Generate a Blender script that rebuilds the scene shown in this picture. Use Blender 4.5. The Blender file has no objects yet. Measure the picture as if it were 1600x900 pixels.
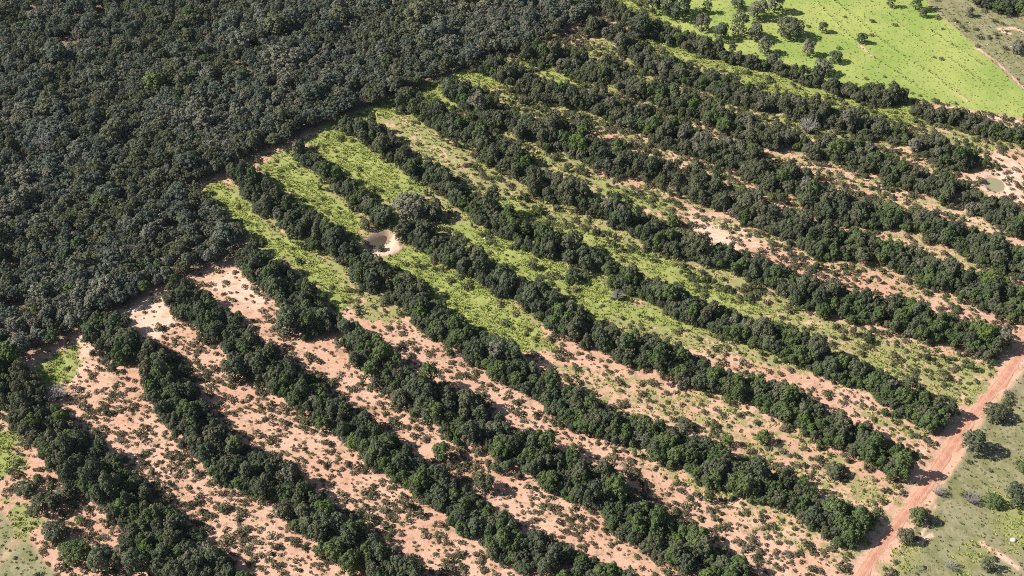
import bpy, math, random
import numpy as np

# ------------------------------------------------------------------ camera, sky, sun, exposure
W0, H0 = 1600.0, 900.0
FPX = 1800.0                      # focal length in photo pixels
CAM_H = 236.0
PITCH = math.radians(43.0)        # depression of the optical axis
SUN_EL = math.radians(39.5)

scene = bpy.context.scene
col = scene.collection
cam_d = bpy.data.cameras.new("camera")
cam = bpy.data.objects.new("camera", cam_d)
col.objects.link(cam)
cam.location = (0, 0, CAM_H)
cam.rotation_euler = (math.pi / 2 - PITCH, 0, 0)
cam_d.sensor_width = 36.0
cam_d.lens = FPX / W0 * 36.0
cam_d.clip_start = 1.0
cam_d.clip_end = 20000.0
scene.camera = cam

world = bpy.data.worlds.new("World")
scene.world = world
world.use_nodes = True
wn = world.node_tree
for n in list(wn.nodes):
    wn.nodes.remove(n)
sky = wn.nodes.new("ShaderNodeTexSky")
sky.sky_type = 'NISHITA'
sky.sun_disc = False
sky.sun_elevation = SUN_EL
sky.sun_rotation = math.radians(-90.0)
bg = wn.nodes.new("ShaderNodeBackground")
bg.inputs[1].default_value = 0.06
wo = wn.nodes.new("ShaderNodeOutputWorld")
wn.links.new(sky.outputs[0], bg.inputs[0])
wn.links.new(bg.outputs[0], wo.inputs[0])

sun_d = bpy.data.lights.new("sun", 'SUN')
sun_d.energy = 5.0
sun_d.angle = math.radians(0.53)
sun_d.color = (1.0, 0.96, 0.90)
sun = bpy.data.objects.new("sun", sun_d)
col.objects.link(sun)
sun.rotation_euler = (0.0, -(math.pi / 2 - SUN_EL), 0.0)   # light travels towards +X

vs = scene.view_settings
vs.view_transform = 'Standard'
vs.look = 'None'
vs.exposure = 0.82
vs.gamma = 1.0
vs.use_curve_mapping = False
scene.render.engine = 'CYCLES'
scene.cycles.max_bounces = 4
scene.cycles.diffuse_bounces = 2
scene.cycles.transparent_max_bounces = 4
scene.cycles.use_denoising = False
scene.cycles.filter_width = 1.0

rng = np.random.default_rng(7)
R = random.Random(11)

# ------------------------------------------------------------------ helpers
SP, CP = math.sin(PITCH), math.cos(PITCH)


def at(px, py, z=0.0):
    """photo pixel -> point of the place at height z"""
    u = (px - W0 / 2) / FPX
    v = (H0 / 2 - py) / FPX
    t = (CAM_H - z) / (SP - v * CP)
    return (t * u, t * (CP + v * SP), z)


def proj(x, y, z=0.0):
    zc = y * CP - (z - CAM_H) * SP
    yc = y * SP + (z - CAM_H) * CP
    return W0 / 2 + FPX * x / zc, H0 / 2 - FPX * yc / zc, FPX / zc


def world_pts(pts, z=0.0):
    return np.array([at(a, b, z)[:2] for a, b in pts])


_tab = np.random.default_rng(3).random((256, 256))


def vnoise(x, y, s, o=0):
    x = np.asarray(x) / s + 17.3 * o + 1000.0
    y = np.asarray(y) / s + 9.1 * o + 1000.0
    xi = np.floor(x).astype(int); yi = np.floor(y).astype(int)
    fx = x - xi; fy = y - yi
    fx = fx * fx * (3 - 2 * fx); fy = fy * fy * (3 - 2 * fy)
    a = _tab[xi % 256, yi % 256]; b = _tab[(xi + 1) % 256, yi % 256]
    c = _tab[xi % 256, (yi + 1) % 256]; d = _tab[(xi + 1) % 256, (yi + 1) % 256]
    return (a * (1 - fx) + b * fx) * (1 - fy) + (c * (1 - fx) + d * fx) * fy


def fnoise(x, y, s, o=0):
    return (vnoise(x, y, s, o) + 0.5 * vnoise(x, y, s / 2.1, o + 3) + 0.25 * vnoise(x, y, s / 4.3, o + 5)) / 1.75


def seg_dist(x, y, P, closed=False):
    """distance and arc position to a polyline"""
    n = len(P)
    best = np.full(np.shape(x), 1e9); arc = np.zeros(np.shape(x)); acc = 0.0
    for i in range(n if closed else n - 1):
        a = P[i]; b = P[(i + 1) % n]
        d = b - a; L2 = float(d @ d) + 1e-9; L = math.sqrt(L2)
        t = np.clip(((x - a[0]) * d[0] + (y - a[1]) * d[1]) / L2, 0, 1)
        dd = np.hypot(x - a[0] - t * d[0], y - a[1] - t * d[1])
        m = dd < best
        best = np.where(m, dd, best); arc = np.where(m, acc + t * L, arc)
        acc += L
    return best, arc, acc


def inside(x, y, P):
    r = np.zeros(np.shape(x), bool)
    n = len(P); j = n - 1
    for i in range(n):
        xi, yi = P[i]; xj, yj = P[j]
        c = (yi > y) != (yj > y)
        if yj != yi:
            r ^= c & (x < (xj - xi) * (y - yi) / (yj - yi) + xi)
        j = i
    return r


def sdist(x, y, P):
    """signed distance, positive inside"""
    lo = P.min(0) - 12; hi = P.max(0) + 12
    x = np.asarray(x, float); y = np.asarray(y, float)
    out = np.full(x.shape, -12.0)
    k = (x > lo[0]) & (x < hi[0]) & (y > lo[1]) & (y < hi[1])
    if k.any():
        xx, yy = x[k], y[k]
        d = seg_dist(xx, yy, P, True)[0]
        out[k] = np.where(inside(xx, yy, P), d, -d)
    return out


def sstep(a, b, v):
    t = np.clip((v - a) / (b - a), 0, 1)
    return t * t * (3 - 2 * t)


# ------------------------------------------------------------------ layout traced from the photograph
FOREST = world_pts([(-260, 560), (-20, 582), (20, 570), (50, 556), (90, 540), (130, 516), (173, 492), (217, 471), (243, 455), (267, 449),
                    (297, 436), (330, 424), (353, 412), (377, 397), (390, 379), (368, 358), (334, 325), (312, 302), (300, 290),
                    (350, 270), (383, 258), (405, 246), (427, 234), (457, 227), (483, 208), (517, 194), (547, 180), (587, 168),
                    (630, 150), (680, 128), (700, 122), (733, 109), (753, 99), (783, 88), (815, 82), (850, 72), (880, 56), (905, 40),
                    (930, 22), (955, -4), (985, -60), (1010, -140), (-420, -140)])

# tree belts: centre line at crown height, half width (m) of the stem band, crown scale
BELTS = [
    ([(-60, 540), (0, 590), (33, 620), (77, 667), (113, 710), (160, 745), (190, 779), (233, 815), (270, 853), (305, 892), (370, 960)], 3.6, 1.0),
    ([(157, 507), (187, 540), (233, 570), (262, 602), (287, 650), (333, 700), (373, 735), (415, 745), (450, 775), (487, 808), (533, 842), (587, 877), (640, 915), (720, 970)], 3.1, 1.0),
    ([(277, 457), (317, 487), (350, 515), (378, 548), (410, 568), (438, 590), (470, 612), (505, 638), (542, 662), (580, 688), (613, 715), (645, 741), (683, 768), (720, 794), (752, 821), (790, 845), (833, 866), (900, 890), (1000, 945)], 2.5, .98),
    ([(380, 398), (412, 425), (443, 446), (467, 470), (485, 500), (533, 522), (562, 549), (600, 577), (637, 602), (683, 630), (722, 652), (760, 678), (787, 700), (815, 705), (850, 725), (893, 749), (940, 770), (987, 802), (1027, 828), (1067, 860), (1117, 890), (1200, 945)], 2.8, 1.0),
    ([(365, 265), (392, 285), (420, 312), (450, 334), (483, 360), (523, 380), (557, 413), (593, 438), (630, 452), (660, 474), (685, 500), (720, 527), (760, 549), (795, 570), (830, 598), (860, 622), (895, 638), (935, 655), (987, 675), (1033, 690), (1083, 712), (1127, 735), (1170, 752), (1233, 776), (1283, 802), (1333, 824), (1352, 832)], 2.7, 1.0),
    ([(467, 231), (493, 254), (517, 277), (545, 298), (570, 316), (592, 336)], 1.6, .9),
    ([(640, 360), (667, 374), (700, 394), (733, 409), (762, 431), (790, 446), (812, 454), (843, 472), (883, 500), (933, 521), (977, 541), (1027, 556), (1058, 570), (1100, 585), (1150, 600), (1210, 622), (1250, 644), (1293, 668), (1340, 690), (1387, 712), (1412, 722)], 2.7, 1.0),
    ([(557, 198), (587, 214), (615, 237), (650, 258), (677, 279), (707, 294), (733, 316), (757, 331), (800, 352), (833, 369), (867, 385), (907, 404), (950, 425), (990, 446), (1033, 459), (1067, 477), (1117, 497), (1160, 512), (1210, 530), (1267, 550), (1317, 574), (1360, 593), (1405, 622), (1445, 643), (1480, 655)], 2.5, .97),
    ([(640, 160), (667, 177), (693, 193), (733, 208), (767, 225), (800, 252), (830, 275), (870, 298), (940, 322), (990, 345), (1033, 370), (1067, 387), (1120, 402), (1167, 418), (1205, 430), (1245, 451), (1293, 468), (1340, 482), (1387, 490), (1433, 502), (1483, 516), (1533, 530), (1566, 541)], 3.5, .97),
    ([(710, 143), (753, 166), (790, 187), (833, 207), (883, 214), (940, 241), (987, 260), (1033, 269), (1083, 281), (1110, 305), (1150, 315), (1195, 340), (1233, 348), (1283, 377), (1367, 392), (1407, 402), (1450, 423), (1500, 440), (1550, 460), (1600, 482), (1660, 510)], 4.4, .97),
    ([(765, 104), (800, 119), (867, 149), (930, 160), (967, 175), (1000, 188), (1033, 202), (1100, 229), (1150, 242), (1190, 268), (1233, 287), (1300, 320), (1367, 334), (1427, 346), (1487, 367), (1533, 384), (1583, 404), (1660, 430)], 4.2, .95),
    ([(800, 62), (833, 77), (883, 94), (943, 111), (987, 134), (1033, 151), (1100, 174), (1133, 190), (1183, 213), (1230, 225), (1283, 233), (1327, 236), (1367, 254), (1417, 276), (1467, 290), (1520, 312), (1577, 343), (1650, 370)], 4.0, .95),
    ([(935, 42), (965, 58), (1007, 94), (1067, 114), (1117, 131), (1160, 144), (1193, 158), (1233, 162), (1273, 180), (1327, 188), (1360, 198), (1407, 217), (1450, 231), (1500, 248), (1530, 260)], 3.4, .95),
    ([(955, 15), (985, 30), (1010, 50), (1040, 55), (1073, 61), (1117, 78), (1153, 91), (1217, 104), (1257, 121), (1300, 134), (1343, 144), (1387, 153), (1406, 154)], 2.7, .95),
    ([(1428, 172), (1483, 182), (1533, 194), (1583, 209), (1650, 225)], 2.0, .85),
]
ORD = ["first", "second", "third", "fourth", "fifth", "sixth", "seventh", "eighth", "ninth", "tenth", "eleventh", "twelfth", "thirteenth", "fourteenth", "fifteenth"]
BELTW = [(world_pts(p, 2.2), hw, sc) for p, hw, sc in BELTS]

PASTURE = world_pts([(1005, -80), (1012, 12), (1040, 38), (1080, 62), (1125, 88), (1200, 112), (1270, 132), (1330, 146), (1420, 156), (1500, 167), (1545, 176), (1600, 185), (1680, 200),
                     (1680, 205), (1600, 142), (1560, 105), (1528, 76), (1480, 34), (1450, 8), (1430, -80)])
UPFIELD = world_pts([(1420, -80), (1425, 5), (1460, 33), (1510, 75), (1545, 104), (1585, 142), (1680, 212), (1800, 100), (1800, -80)])
RFIELD = world_pts([(1640, 545), (1585, 595), (1548, 640), (1512, 700), (1470, 765), (1420, 840), (1375, 905), (1330, 980), (1800, 980), (1800, 545)])
LFIELD = world_pts([(-80, 780), (0, 797), (30, 830), (67, 873), (97, 905), (130, 960), (-80, 960)])

GREEN = [world_pts(p) for p in [
    [(478, 202), (520, 187), (590, 161), (632, 143), (700, 115), (755, 92), (792, 84), (802, 100), (757, 113), (702, 137), (642, 162), (592, 184), (520, 210)],
    [(945, -20), (1020, -20), (1055, 50), (1012, 64), (968, 32)],
    [(985, 40), (1040, 66), (1100, 86), (1180, 104), (1260, 126), (1330, 150), (1420, 160), (1400, 172), (1320, 162), (1240, 142), (1160, 122), (1080, 104), (1000, 70)],
    [(395, 270), (560, 188), (690, 128), (790, 88), (960, 55), (1200, 135), (1440, 165), (1610, 205), (1610, 240), (1300, 225), (1100, 190), (900, 210), (960, 300), (1150, 400), (1300, 500), (1560, 570), (1540, 640), (1380, 620), (1100, 545), (900, 520), (700, 500), (560, 500), (430, 400), (310, 302)],
    [(850, 560), (1100, 610), (1300, 690), (1430, 770), (1330, 890), (1150, 820), (1000, 720), (880, 620)],
    [(880, 200), (1100, 190), (1300, 225), (1560, 250), (1610, 500), (1450, 470), (1250, 400), (1000, 320)],
    [(308, 300), (322, 285), (348, 283), (372, 305), (400, 335), (430, 362), (462, 363), (487, 387), (512, 412), (540, 445), (552, 478), (530, 490), (500, 458), (465, 432), (425, 396), (392, 372), (360, 345), (330, 318)],
    [(405, 262), (430, 245), (460, 234), (485, 262), (515, 296), (545, 322), (568, 344), (545, 362), (505, 345), (470, 318), (430, 285)],
    [(480, 217), (520, 199), (552, 212), (590, 238), (630, 268), (665, 298), (640, 318), (600, 318), (560, 300), (525, 268), (500, 240)],
    [(568, 182), (610, 166), (628, 168), (605, 184)],
    [(640, 152), (682, 130), (705, 140), (738, 162), (712, 176), (680, 166)],
    [(703, 124), (750, 104), (772, 116), (795, 134), (770, 136), (738, 132)],
    [(582, 400), (620, 392), (660, 392), (700, 415), (745, 436), (792, 470), (850, 512), (860, 545), (810, 552), (760, 530), (715, 505), (690, 478), (655, 446), (612, 428)],
    [(690, 342), (740, 345), (790, 366), (845, 392), (905, 422), (965, 452), (990, 472), (940, 505), (895, 478), (842, 444), (785, 424), (725, 385)],
    [(735, 300), (800, 302), (850, 330), (950, 372), (1050, 402), (1150, 452), (1205, 490), (1130, 482), (1050, 452), (1000, 424), (905, 380), (830, 345), (770, 322)],
    [(870, 420), (960, 470), (1040, 480), (1100, 505), (1060, 520), (980, 505), (900, 470)],
    [(795, 92), (827, 86), (883, 112), (930, 136), (912, 146), (873, 132), (833, 112), (798, 104)],
    [(975, 66), (1030, 74), (1085, 98), (1062, 104), (1000, 84)],
    [(1085, 92), (1140, 104), (1210, 130), (1290, 148), (1350, 160), (1425, 164), (1445, 192), (1400, 198), (1330, 176), (1260, 160), (1180, 140)],
    [(930, 275), (1000, 300), (1060, 322), (1040, 335), (980, 322), (930, 300)],
    [(1040, 340), (1062, 340), (1070, 356), (1045, 358)],
    [(-60, 660), (0, 683), (22, 700), (26, 735), (0, 748), (-60, 740)],
    [(12, 782), (40, 792), (56, 818), (40, 832), (20, 812)],
    [(55, 575), (85, 555), (118, 545), (124, 560), (100, 590), (62, 598)],
    [(1330, 630), (1375, 640), (1440, 668), (1452, 690), (1400, 682), (1345, 655)],
    [(1340, 535), (1400, 545), (1480, 565), (1555, 595), (1535, 625), (1470, 605), (1400, 580)],
    [(1195, 482), (1250, 510), (1330, 540), (1390, 560), (1370, 575), (1290, 540), (1215, 505)],
    [(1300, 735), (1350, 750), (1400, 775), (1380, 790), (1330, 770)],
    [(1200, 690), (1260, 705), (1310, 735), (1270, 735)],
    [(1440, 185), (1500, 200), (1540, 215), (1500, 222), (1450, 208)],
    [(1555, 770), (1610, 760), (1610, 850), (1575, 860), (1560, 820)],
    [(1490, 855), (1530, 850), (1545, 880), (1510, 905), (1480, 890)],
    [(1380, 880), (1420, 850), (1440, 860), (1410, 910)],
]]
LUSH = [.9, .85, 1, .59, .44, .42, 0.9, .95, 1, .9, 1, 1, .95, .92, .85, .85, .85, .9, 1, .75, .8, 1, .8, 1, .55, .52, .5, .5, .4, .55, .68, .6, .6]
SANDBANK = world_pts([(572, 397), (588, 391), (603, 386), (611, 378), (615, 370), (618, 362), (622, 364), (623, 374), (622, 384), (628, 386), (627, 389), (620, 393), (610, 399), (592, 400)])
POND_A = world_pts([(575, 381), (581, 374), (590, 369), (600, 366), (604, 369), (602, 377), (597, 383), (588, 387), (580, 386)])
POND_A_RIM = world_pts([(566, 384), (570, 372), (582, 364), (598, 358), (608, 360), (612, 368), (607, 379), (600, 386), (588, 391), (574, 391)])
POND_B = world_pts([(1542, 282), (1547, 277), (1556, 277), (1565, 281), (1570, 288), (1568, 295), (1560, 298), (1550, 296), (1544, 290)])
POND_B_RIM = world_pts([(1500, 276), (1530, 268), (1556, 268), (1574, 277), (1588, 290), (1585, 312), (1572, 312), (1562, 302), (1540, 298), (1505, 285)])
SANDY = [world_pts(p) for p in [
    [(35, 575), (90, 545), (140, 520), (150, 545), (120, 600), (60, 610)],
    [(178, 492), (240, 458), (272, 455), (290, 490), (275, 520), (230, 545), (200, 520)],
    [(300, 440), (345, 425), (370, 412), (395, 440), (430, 470), (400, 490), (340, 460)],
    [(595, 190), (640, 178), (690, 215), (740, 250), (700, 262), (640, 230), (600, 212)],
    [(690, 170), (740, 190), (770, 210), (740, 212), (705, 192)],
    [(1050, 318), (1120, 330), (1180, 360), (1200, 385), (1140, 395), (1085, 370)],
    [(850, 318), (900, 335), (960, 355), (1030, 385), (1020, 392), (940, 365), (870, 338)],
    [(1010, 380), (1080, 400), (1150, 430), (1200, 455), (1190, 462), (1110, 430), (1030, 398)],
    [(960, 458), (1010, 470), (1060, 500), (1090, 520), (1050, 520), (1000, 485)],
    [(1540, 215), (1570, 235), (1600, 262), (1600, 320), (1560, 320), (1500, 285), (1545, 262)],
    [(400, 322), (425, 335), (440, 352), (415, 350)],
    [(1165, 222), (1235, 225), (1240, 240), (1180, 238)],
    [(1290, 265), (1330, 268), (1340, 285), (1300, 285)],
    [(1420, 305), (1470, 315), (1560, 350), (1600, 370), (1590, 378), (1520, 352), (1450, 325)],
    [(1210, 320), (1260, 330), (1290, 345), (1240, 345)],
]]
TRACKS = [(world_pts(p), w) for p, w in [
    ([(1526, 75), (1545, 88), (1563, 101), (1580, 118), (1600, 138), (1640, 170)], .4),
    ([(1340, 66), (1363, 88)], .3), ([(1490, 140), (1512, 158)], .3), ([(1522, 118), (1545, 134)], .3),
    ([(1535, 850), (1555, 862), (1572, 874), (1590, 886)], 1.0),
    ([(1385, 900), (1412, 868), (1440, 845), (1455, 838)], .55), ([(1440, 838), (1450, 810), (1462, 790)], .4),
    ([(-10, 885), (8, 866), (18, 850), (32, 838)], 1.5),
    ([(70, 865), (85, 880), (100, 900)], 1.0),
    ([(30, 660), (55, 700), (78, 735)], 2.0),
    ([(1290, 158), (1330, 168), (1345, 172)], .5), ([(1395, 165), (1420, 170)], .6),
    ([(1480, 165), (1530, 180), (1560, 185), (1590, 190)], .9),
    ([(1560, 45), (1585, 44), (1600, 50)], .9), ([(1568, 50), (1578, 53)], .8), ([(1526, 75), (1530, 77)], 1.2),
]]
TERRACES = [world_pts(p) for p in [
    [(1277, 3), (1310, 38), (1340, 67), (1363, 88), (1400, 110), (1430, 133)],
    [(1303, 0), (1340, 30), (1383, 67), (1417, 90), (1460, 117), (1490, 140), (1512, 158)],
    [(1387, 20), (1413, 43), (1447, 68)],
    [(1450, 43), (1477, 63), (1517, 87), (1533, 100)],
    [(1483, 90), (1507, 107), (1543, 133)],
]]
ROAD = world_pts([(1270, 1000), (1352, 890), (1387, 840), (1407, 813), (1427, 787), (1447, 760), (1463, 733), (1482, 707), (1500, 680), (1518, 653), (1538, 627), (1562, 600), (1572, 587), (1594, 553), (1640, 490), (1700, 410)])


def belt_dist(x, y):
    best = np.full(np.shape(x), 1e9); who = np.zeros(np.shape(x), int); arc = np.zeros(np.shape(x)); tot = np.zeros(np.shape(x))
    for i, (P, hw, sc) in enumerate(BELTW):
        d, a, L = seg_dist(x, y, P)
        d = d - hw - (1.8 if i < 4 else 1.4 if i in (4, 6, 7) else .8)
        m = d < best
        best = np.where(m, d, best); who = np.where(m, i, who); arc = np.where(m, a, arc); tot = np.where(m, L, tot)
    return best, who, arc, tot


def masks(x, y):
    n1 = fnoise(x, y, 9.0, 1) - .5
    n2 = fnoise(x, y, 3.0, 2) - .5
    wob = n1 * 5 + n2 * 2.5
    M = {}
    g = np.zeros(np.shape(x))
    for P, l in zip(GREEN, LUSH):
        g = np.maximum(g, l * sstep(-5.5, 3.2, sdist(x, y, P) + wob * 1.1))
    past = sstep(-.5, .7, sdist(x, y, PASTURE) + wob * .22)
    M['green'] = np.maximum(g, past)
    M['pasture'] = past
    f = sstep(-.8, .8, sdist(x, y, UPFIELD) + wob * .2)
    f = np.maximum(f, sstep(-.8, .8, sdist(x, y, RFIELD) + wob * .3))
    f = np.maximum(f, sstep(-.8, .8, sdist(x, y, LFIELD) + wob * .2))
    M['dry'] = f * (1 - past)
    s = np.zeros(np.shape(x))
    for q_, P in enumerate(SANDY):
        s = np.maximum(s, (.7, .72, .66)[q_] * sstep(-1.5, 2.5, sdist(x, y, P) + wob * .9) if q_ < 3 else .62 * sstep(-2.5, 3.5, sdist(x, y, P) + wob * 1.3))
    for q_, (P, w) in enumerate(TRACKS):
        d = seg_dist(x, y, P)[0]
        s = np.maximum(s, (.45 if q_ in (7, 8, 9) else .85) * sstep(.45, -.35, d - w - n2 * 1.2))
    bank = sstep(-.6, .1, sdist(x, y, SANDBANK) + n2 * .5)
    rimb = .55 * sstep(-1, 1.5, sdist(x, y, POND_B_RIM) + wob * .4)
    M['bank'] = bank
    M['sand'] = np.maximum(s, np.maximum(bank, rimb))
    rima = sstep(-.2, .8, sdist(x, y, POND_A_RIM) + n2 * 1.2)
    M['mud'] = np.maximum(rima * (1 - bank), .55 * sstep(-1.3, .2, sdist(x, y, POND_B)))
    M['green'] = M['green'] * (1 - np.maximum(bank, rimb)) * (1 - rima * .9)
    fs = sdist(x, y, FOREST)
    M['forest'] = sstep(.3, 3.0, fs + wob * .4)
    M['fs'] = fs
    return M


# ------------------------------------------------------------------ materials
def mat(name):
    m = bpy.data.materials.new(name)
    m.use_nodes = True
    nt = m.node_tree
    for n in list(nt.nodes):
        nt.nodes.remove(n)
    out = nt.nodes.new("ShaderNodeOutputMaterial")
    return m, nt, out


def N(nt, kind, **kw):
    n = nt.nodes.new(kind)
    for k, v in kw.items():
        setattr(n, k, v)
    return n


def mixc(nt, fac, a, b):
    n = nt.nodes.new("ShaderNodeMix")
    n.data_type = 'RGBA'
    n.clamp_factor = True
    for s, v in ((0, fac), (6, a), (7, b)):
        if hasattr(v, 'links') or hasattr(v, 'is_output'):
            nt.links.new(v, n.inputs[s])
        else:
            n.inputs[s].default_value = (v if s == 0 else (v[0], v[1], v[2], 1))
    return n.outputs[2]


def mth(nt, op, a, b=0.0, c=None, clamp=False):
    n = nt.nodes.new("ShaderNodeMath")
    n.operation = op
    n.use_clamp = clamp
    for s, v in enumerate((a, b, c)):
        if v is None:
            continue
        if hasattr(v, 'is_output'):
            nt.links.new(v, n.inputs[s])
        else:
            n.inputs[s].default_value = v
    return n.outputs[0]


def noise(nt, co, scale, detail=4, rough=.55):
    n = nt.nodes.new("ShaderNodeTexNoise")
    n.inputs['Scale'].default_value = scale
    n.inputs['Detail'].default_value = detail
    n.inputs['Roughness'].default_value = rough
    nt.links.new(co, n.inputs['Vector'])
    return n.outputs[0]


def ramp(nt, v, a, b):
    n = nt.nodes.new("ShaderNodeMapRange")
    n.interpolation_type = 'SMOOTHSTEP'
    nt.links.new(v, n.inputs[0])
    n.inputs[1].default_value = a
    n.inputs[2].default_value = b
    return n.outputs[0]


def leaf_mat(name, c1, c2, c3=None, trans=.22, rough=.55, spec=.25):
    m, nt, out = mat(name)
    oi = N(nt, "ShaderNodeObjectInfo")
    co = N(nt, "ShaderNodeTexCoord")
    nz = noise(nt, co.outputs['Object'], .9, 3)
    fac = mth(nt, 'ADD', mth(nt, 'MULTIPLY', oi.outputs['Random'], .7), mth(nt, 'MULTIPLY', ramp(nt, nz, .35, .65), .3))
    c = mixc(nt, fac, c1, c2)
    if c3:
        wn_ = N(nt, "ShaderNodeTexWhiteNoise", noise_dimensions='1D')
        nt.links.new(mth(nt, 'MULTIPLY', oi.outputs['Random'], 37.7), wn_.inputs['W'])
        c = mixc(nt, mth(nt, 'MULTIPLY', ramp(nt, wn_.outputs[0], .72, .98), .75), c, c3)
    p = N(nt, "ShaderNodeBsdfDiffuse")
    nt.links.new(c, p.inputs['Color'])
    t = N(nt, "ShaderNodeBsdfTranslucent")
    nt.links.new(c, t.inputs[0])
    mx = N(nt, "ShaderNodeMixShader")
    mx.inputs[0].default_value = trans
    nt.links.new(p.outputs[0], mx.inputs[1])
    nt.links.new(t.outputs[0], mx.inputs[2])
    nt.links.new(mx.outputs[0], out.inputs[0])
    return m


MAT = {}
MAT['dark'] = leaf_mat('leaf_dark_green', (.062, .078, .050), (.140, .160, .092))
MAT['mid'] = leaf_mat('leaf_mid_green', (.080, .115, .047), (.140, .178, .070))
MAT['olive'] = leaf_mat('leaf_olive', (.094, .104, .060), (.152, .154, .092))
MAT['bright'] = leaf_mat('leaf_bright_green', (.10, .150, .042), (.140, .190, .058))
MAT['grey'] = leaf_mat('leaf_grey_dry', (.125, .124, .088), (.19, .18, .13), trans=.1)
MAT['wood_f'] = leaf_mat('leaf_forest', (.074, .092, .072), (.155, .172, .125), (.22, .212, .165))
MAT['shrub'] = leaf_mat('leaf_shrub', (.078, .086, .046), (.135, .132, .070), (.17, .13, .085))
MAT['scrub'] = leaf_mat('leaf_scrub', (.085, .098, .050), (.145, .142, .080), (.18, .15, .115))
MAT['tuft'] = leaf_mat('grass_tuft', (.31, .36, .095), (.44, .45, .15), trans=.35, spec=.1)
MAT['tuft_dry'] = leaf_mat('grass_tuft_dry', (.20, .185, .075), (.30, .25, .12), trans=.3, spec=.1)
MAT['tuft_past'] = leaf_mat('grass_tuft_pasture', (.23, .28, .075), (.31, .335, .105), trans=.35, spec=.1)
MAT['tuft_dark'] = leaf_mat('grass_tuft_dark', (.075, .12, .03), (.12, .16, .045), trans=.3, spec=.1)


def bark(name, c1, c2):
    m, nt, out = mat(name)
    co = N(nt, "ShaderNodeTexCoord")
    c = mixc(nt, noise(nt, co.outputs['Object'], 5, 4), c1, c2)
    p = N(nt, "ShaderNodeBsdfPrincipled")
    nt.links.new(c, p.inputs['Base Color'])
    p.inputs['Roughness'].default_value = .9
    nt.links.new(p.outputs[0], out.inputs[0])
    return m


MAT['bark'] = bark('bark', (.09, .07, .055), (.16, .13, .105))
MAT['twig'] = bark('twig', (.23, .21, .185), (.36, .335, .30))

# ground
gm, nt, out = mat('ground_soil_and_grass')
geo = N(nt, "ShaderNodeNewGeometry")
pos = geo.outputs['Position']
A = N(nt, "ShaderNodeAttribute", attribute_name='mask_a')
B = N(nt, "ShaderNodeAttribute", attribute_name='mask_b')
sa = N(nt, "ShaderNodeSeparateColor"); nt.links.new(A.outputs['Color'], sa.inputs[0])
sb = N(nt, "ShaderNodeSeparateColor"); nt.links.new(B.outputs['Color'], sb.inputs[0])
green, dry, sand = sa.outputs[0], sa.outputs[1], sa.outputs[2]
forest, mud, past = sb.outputs[0], sb.outputs[1], sb.outputs[2]
N_rill = N(nt, 'ShaderNodeMapping')
N_rill.inputs['Rotation'].default_value = (0, 0, .62)
N_rill.inputs['Scale'].default_value = (.35, 1.6, 1)
nt.links.new(pos, N_rill.inputs[0])
n_big = noise(nt, pos, .045, 3)
n_mid = noise(nt, pos, .28, 5)
n_fine = noise(nt, pos, 1.3, 5, .65)
n_vf = noise(nt, pos, 4.5, 4, .7)
soil = mixc(nt, ramp(nt, n_big, .35, .65), (.51, .295, .20), (.57, .37, .265))
soil = mixc(nt, mth(nt, 'MULTIPLY', ramp(nt, n_mid, .50, .66), .40), soil, (.42, .22, .145))
n_rill = noise(nt, N_rill.outputs[0], .55, 5, .7)
soil = mixc(nt, mth(nt, 'MULTIPLY', ramp(nt, n_rill, .54, .66), .6), soil, (.64, .46, .355))
soil = mixc(nt, mth(nt, 'MULTIPLY', ramp(nt, n_rill, .46, .34), .5), soil, (.39, .195, .125))
soil = mixc(nt, ramp(nt, n_fine, .30, .70), mixc(nt, .5, soil, (.42, .225, .148)), soil)
soil = mixc(nt, mth(nt, 'MULTIPLY', ramp(nt, n_vf, .52, .72), .35), soil, (.64, .46, .36))
# dry litter and low weeds over the soil
lit = mth(nt, 'MULTIPLY', ramp(nt, mth(nt, 'ADD', mth(nt, 'MULTIPLY', n_fine, .55), mth(nt, 'MULTIPLY', n_mid, .45)), .505, .60), .62)
soil = mixc(nt, lit, soil, mixc(nt, n_vf, (.16, .12, .06), (.27, .20, .105)))
sandc = mixc(nt, ramp(nt, n_fine, .3, .7), (.57, .375, .27), (.66, .475, .365))
c = mixc(nt, ramp(nt, mth(nt, 'ADD', sand, mth(nt, 'MULTIPLY', mth(nt, 'SUBTRACT', mth(nt, 'ADD', mth(nt, 'MULTIPLY', n_mid, .5), mth(nt, 'MULTIPLY', n_rill, .5)), .5), 2.6)), .38, .75), soil, sandc)
dryc = mixc(nt, ramp(nt, n_mid, .38, .62), (.20, .188, .088), (.30, .262, .155))
dryc = mixc(nt, ramp(nt, n_fine, .35, .7), mixc(nt, .5, dryc, (.125, .14, .06)), dryc)
dryc = mixc(nt, mth(nt, 'MULTIPLY', ramp(nt, n_big, .52, .66), .5), dryc, (.30, .24, .165))
dfac = mth(nt, 'MULTIPLY', dry, mth(nt, 'SUBTRACT', 1.0, sand), None, True)
c = mixc(nt, dfac, c, dryc)
grc = mixc(nt, ramp(nt, n_mid, .35, .65), (.205, .245, .062), (.305, .315, .10))
grc = mixc(nt, ramp(nt, green, .95, .45), grc, mixc(nt, n_mid, (.21, .20, .085), (.30, .265, .125)))
grc = mixc(nt, mth(nt, 'MULTIPLY', ramp(nt, n_fine, .5, .72), .6), grc, (.15, .185, .05))
grp = mixc(nt, ramp(nt, n_big, .36, .64), (.215, .285, .066), (.305, .335, .095))
grp = mixc(nt, mth(nt, 'MULTIPLY', ramp(nt, n_mid, .48, .66), .45), grp, (.31, .315, .105))
grp = mixc(nt, mth(nt, 'MULTIPLY', ramp(nt, n_fine, .5, .75), .4), grp, (.19, .235, .06))
grc = mixc(nt, past, grc, grp)
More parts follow.
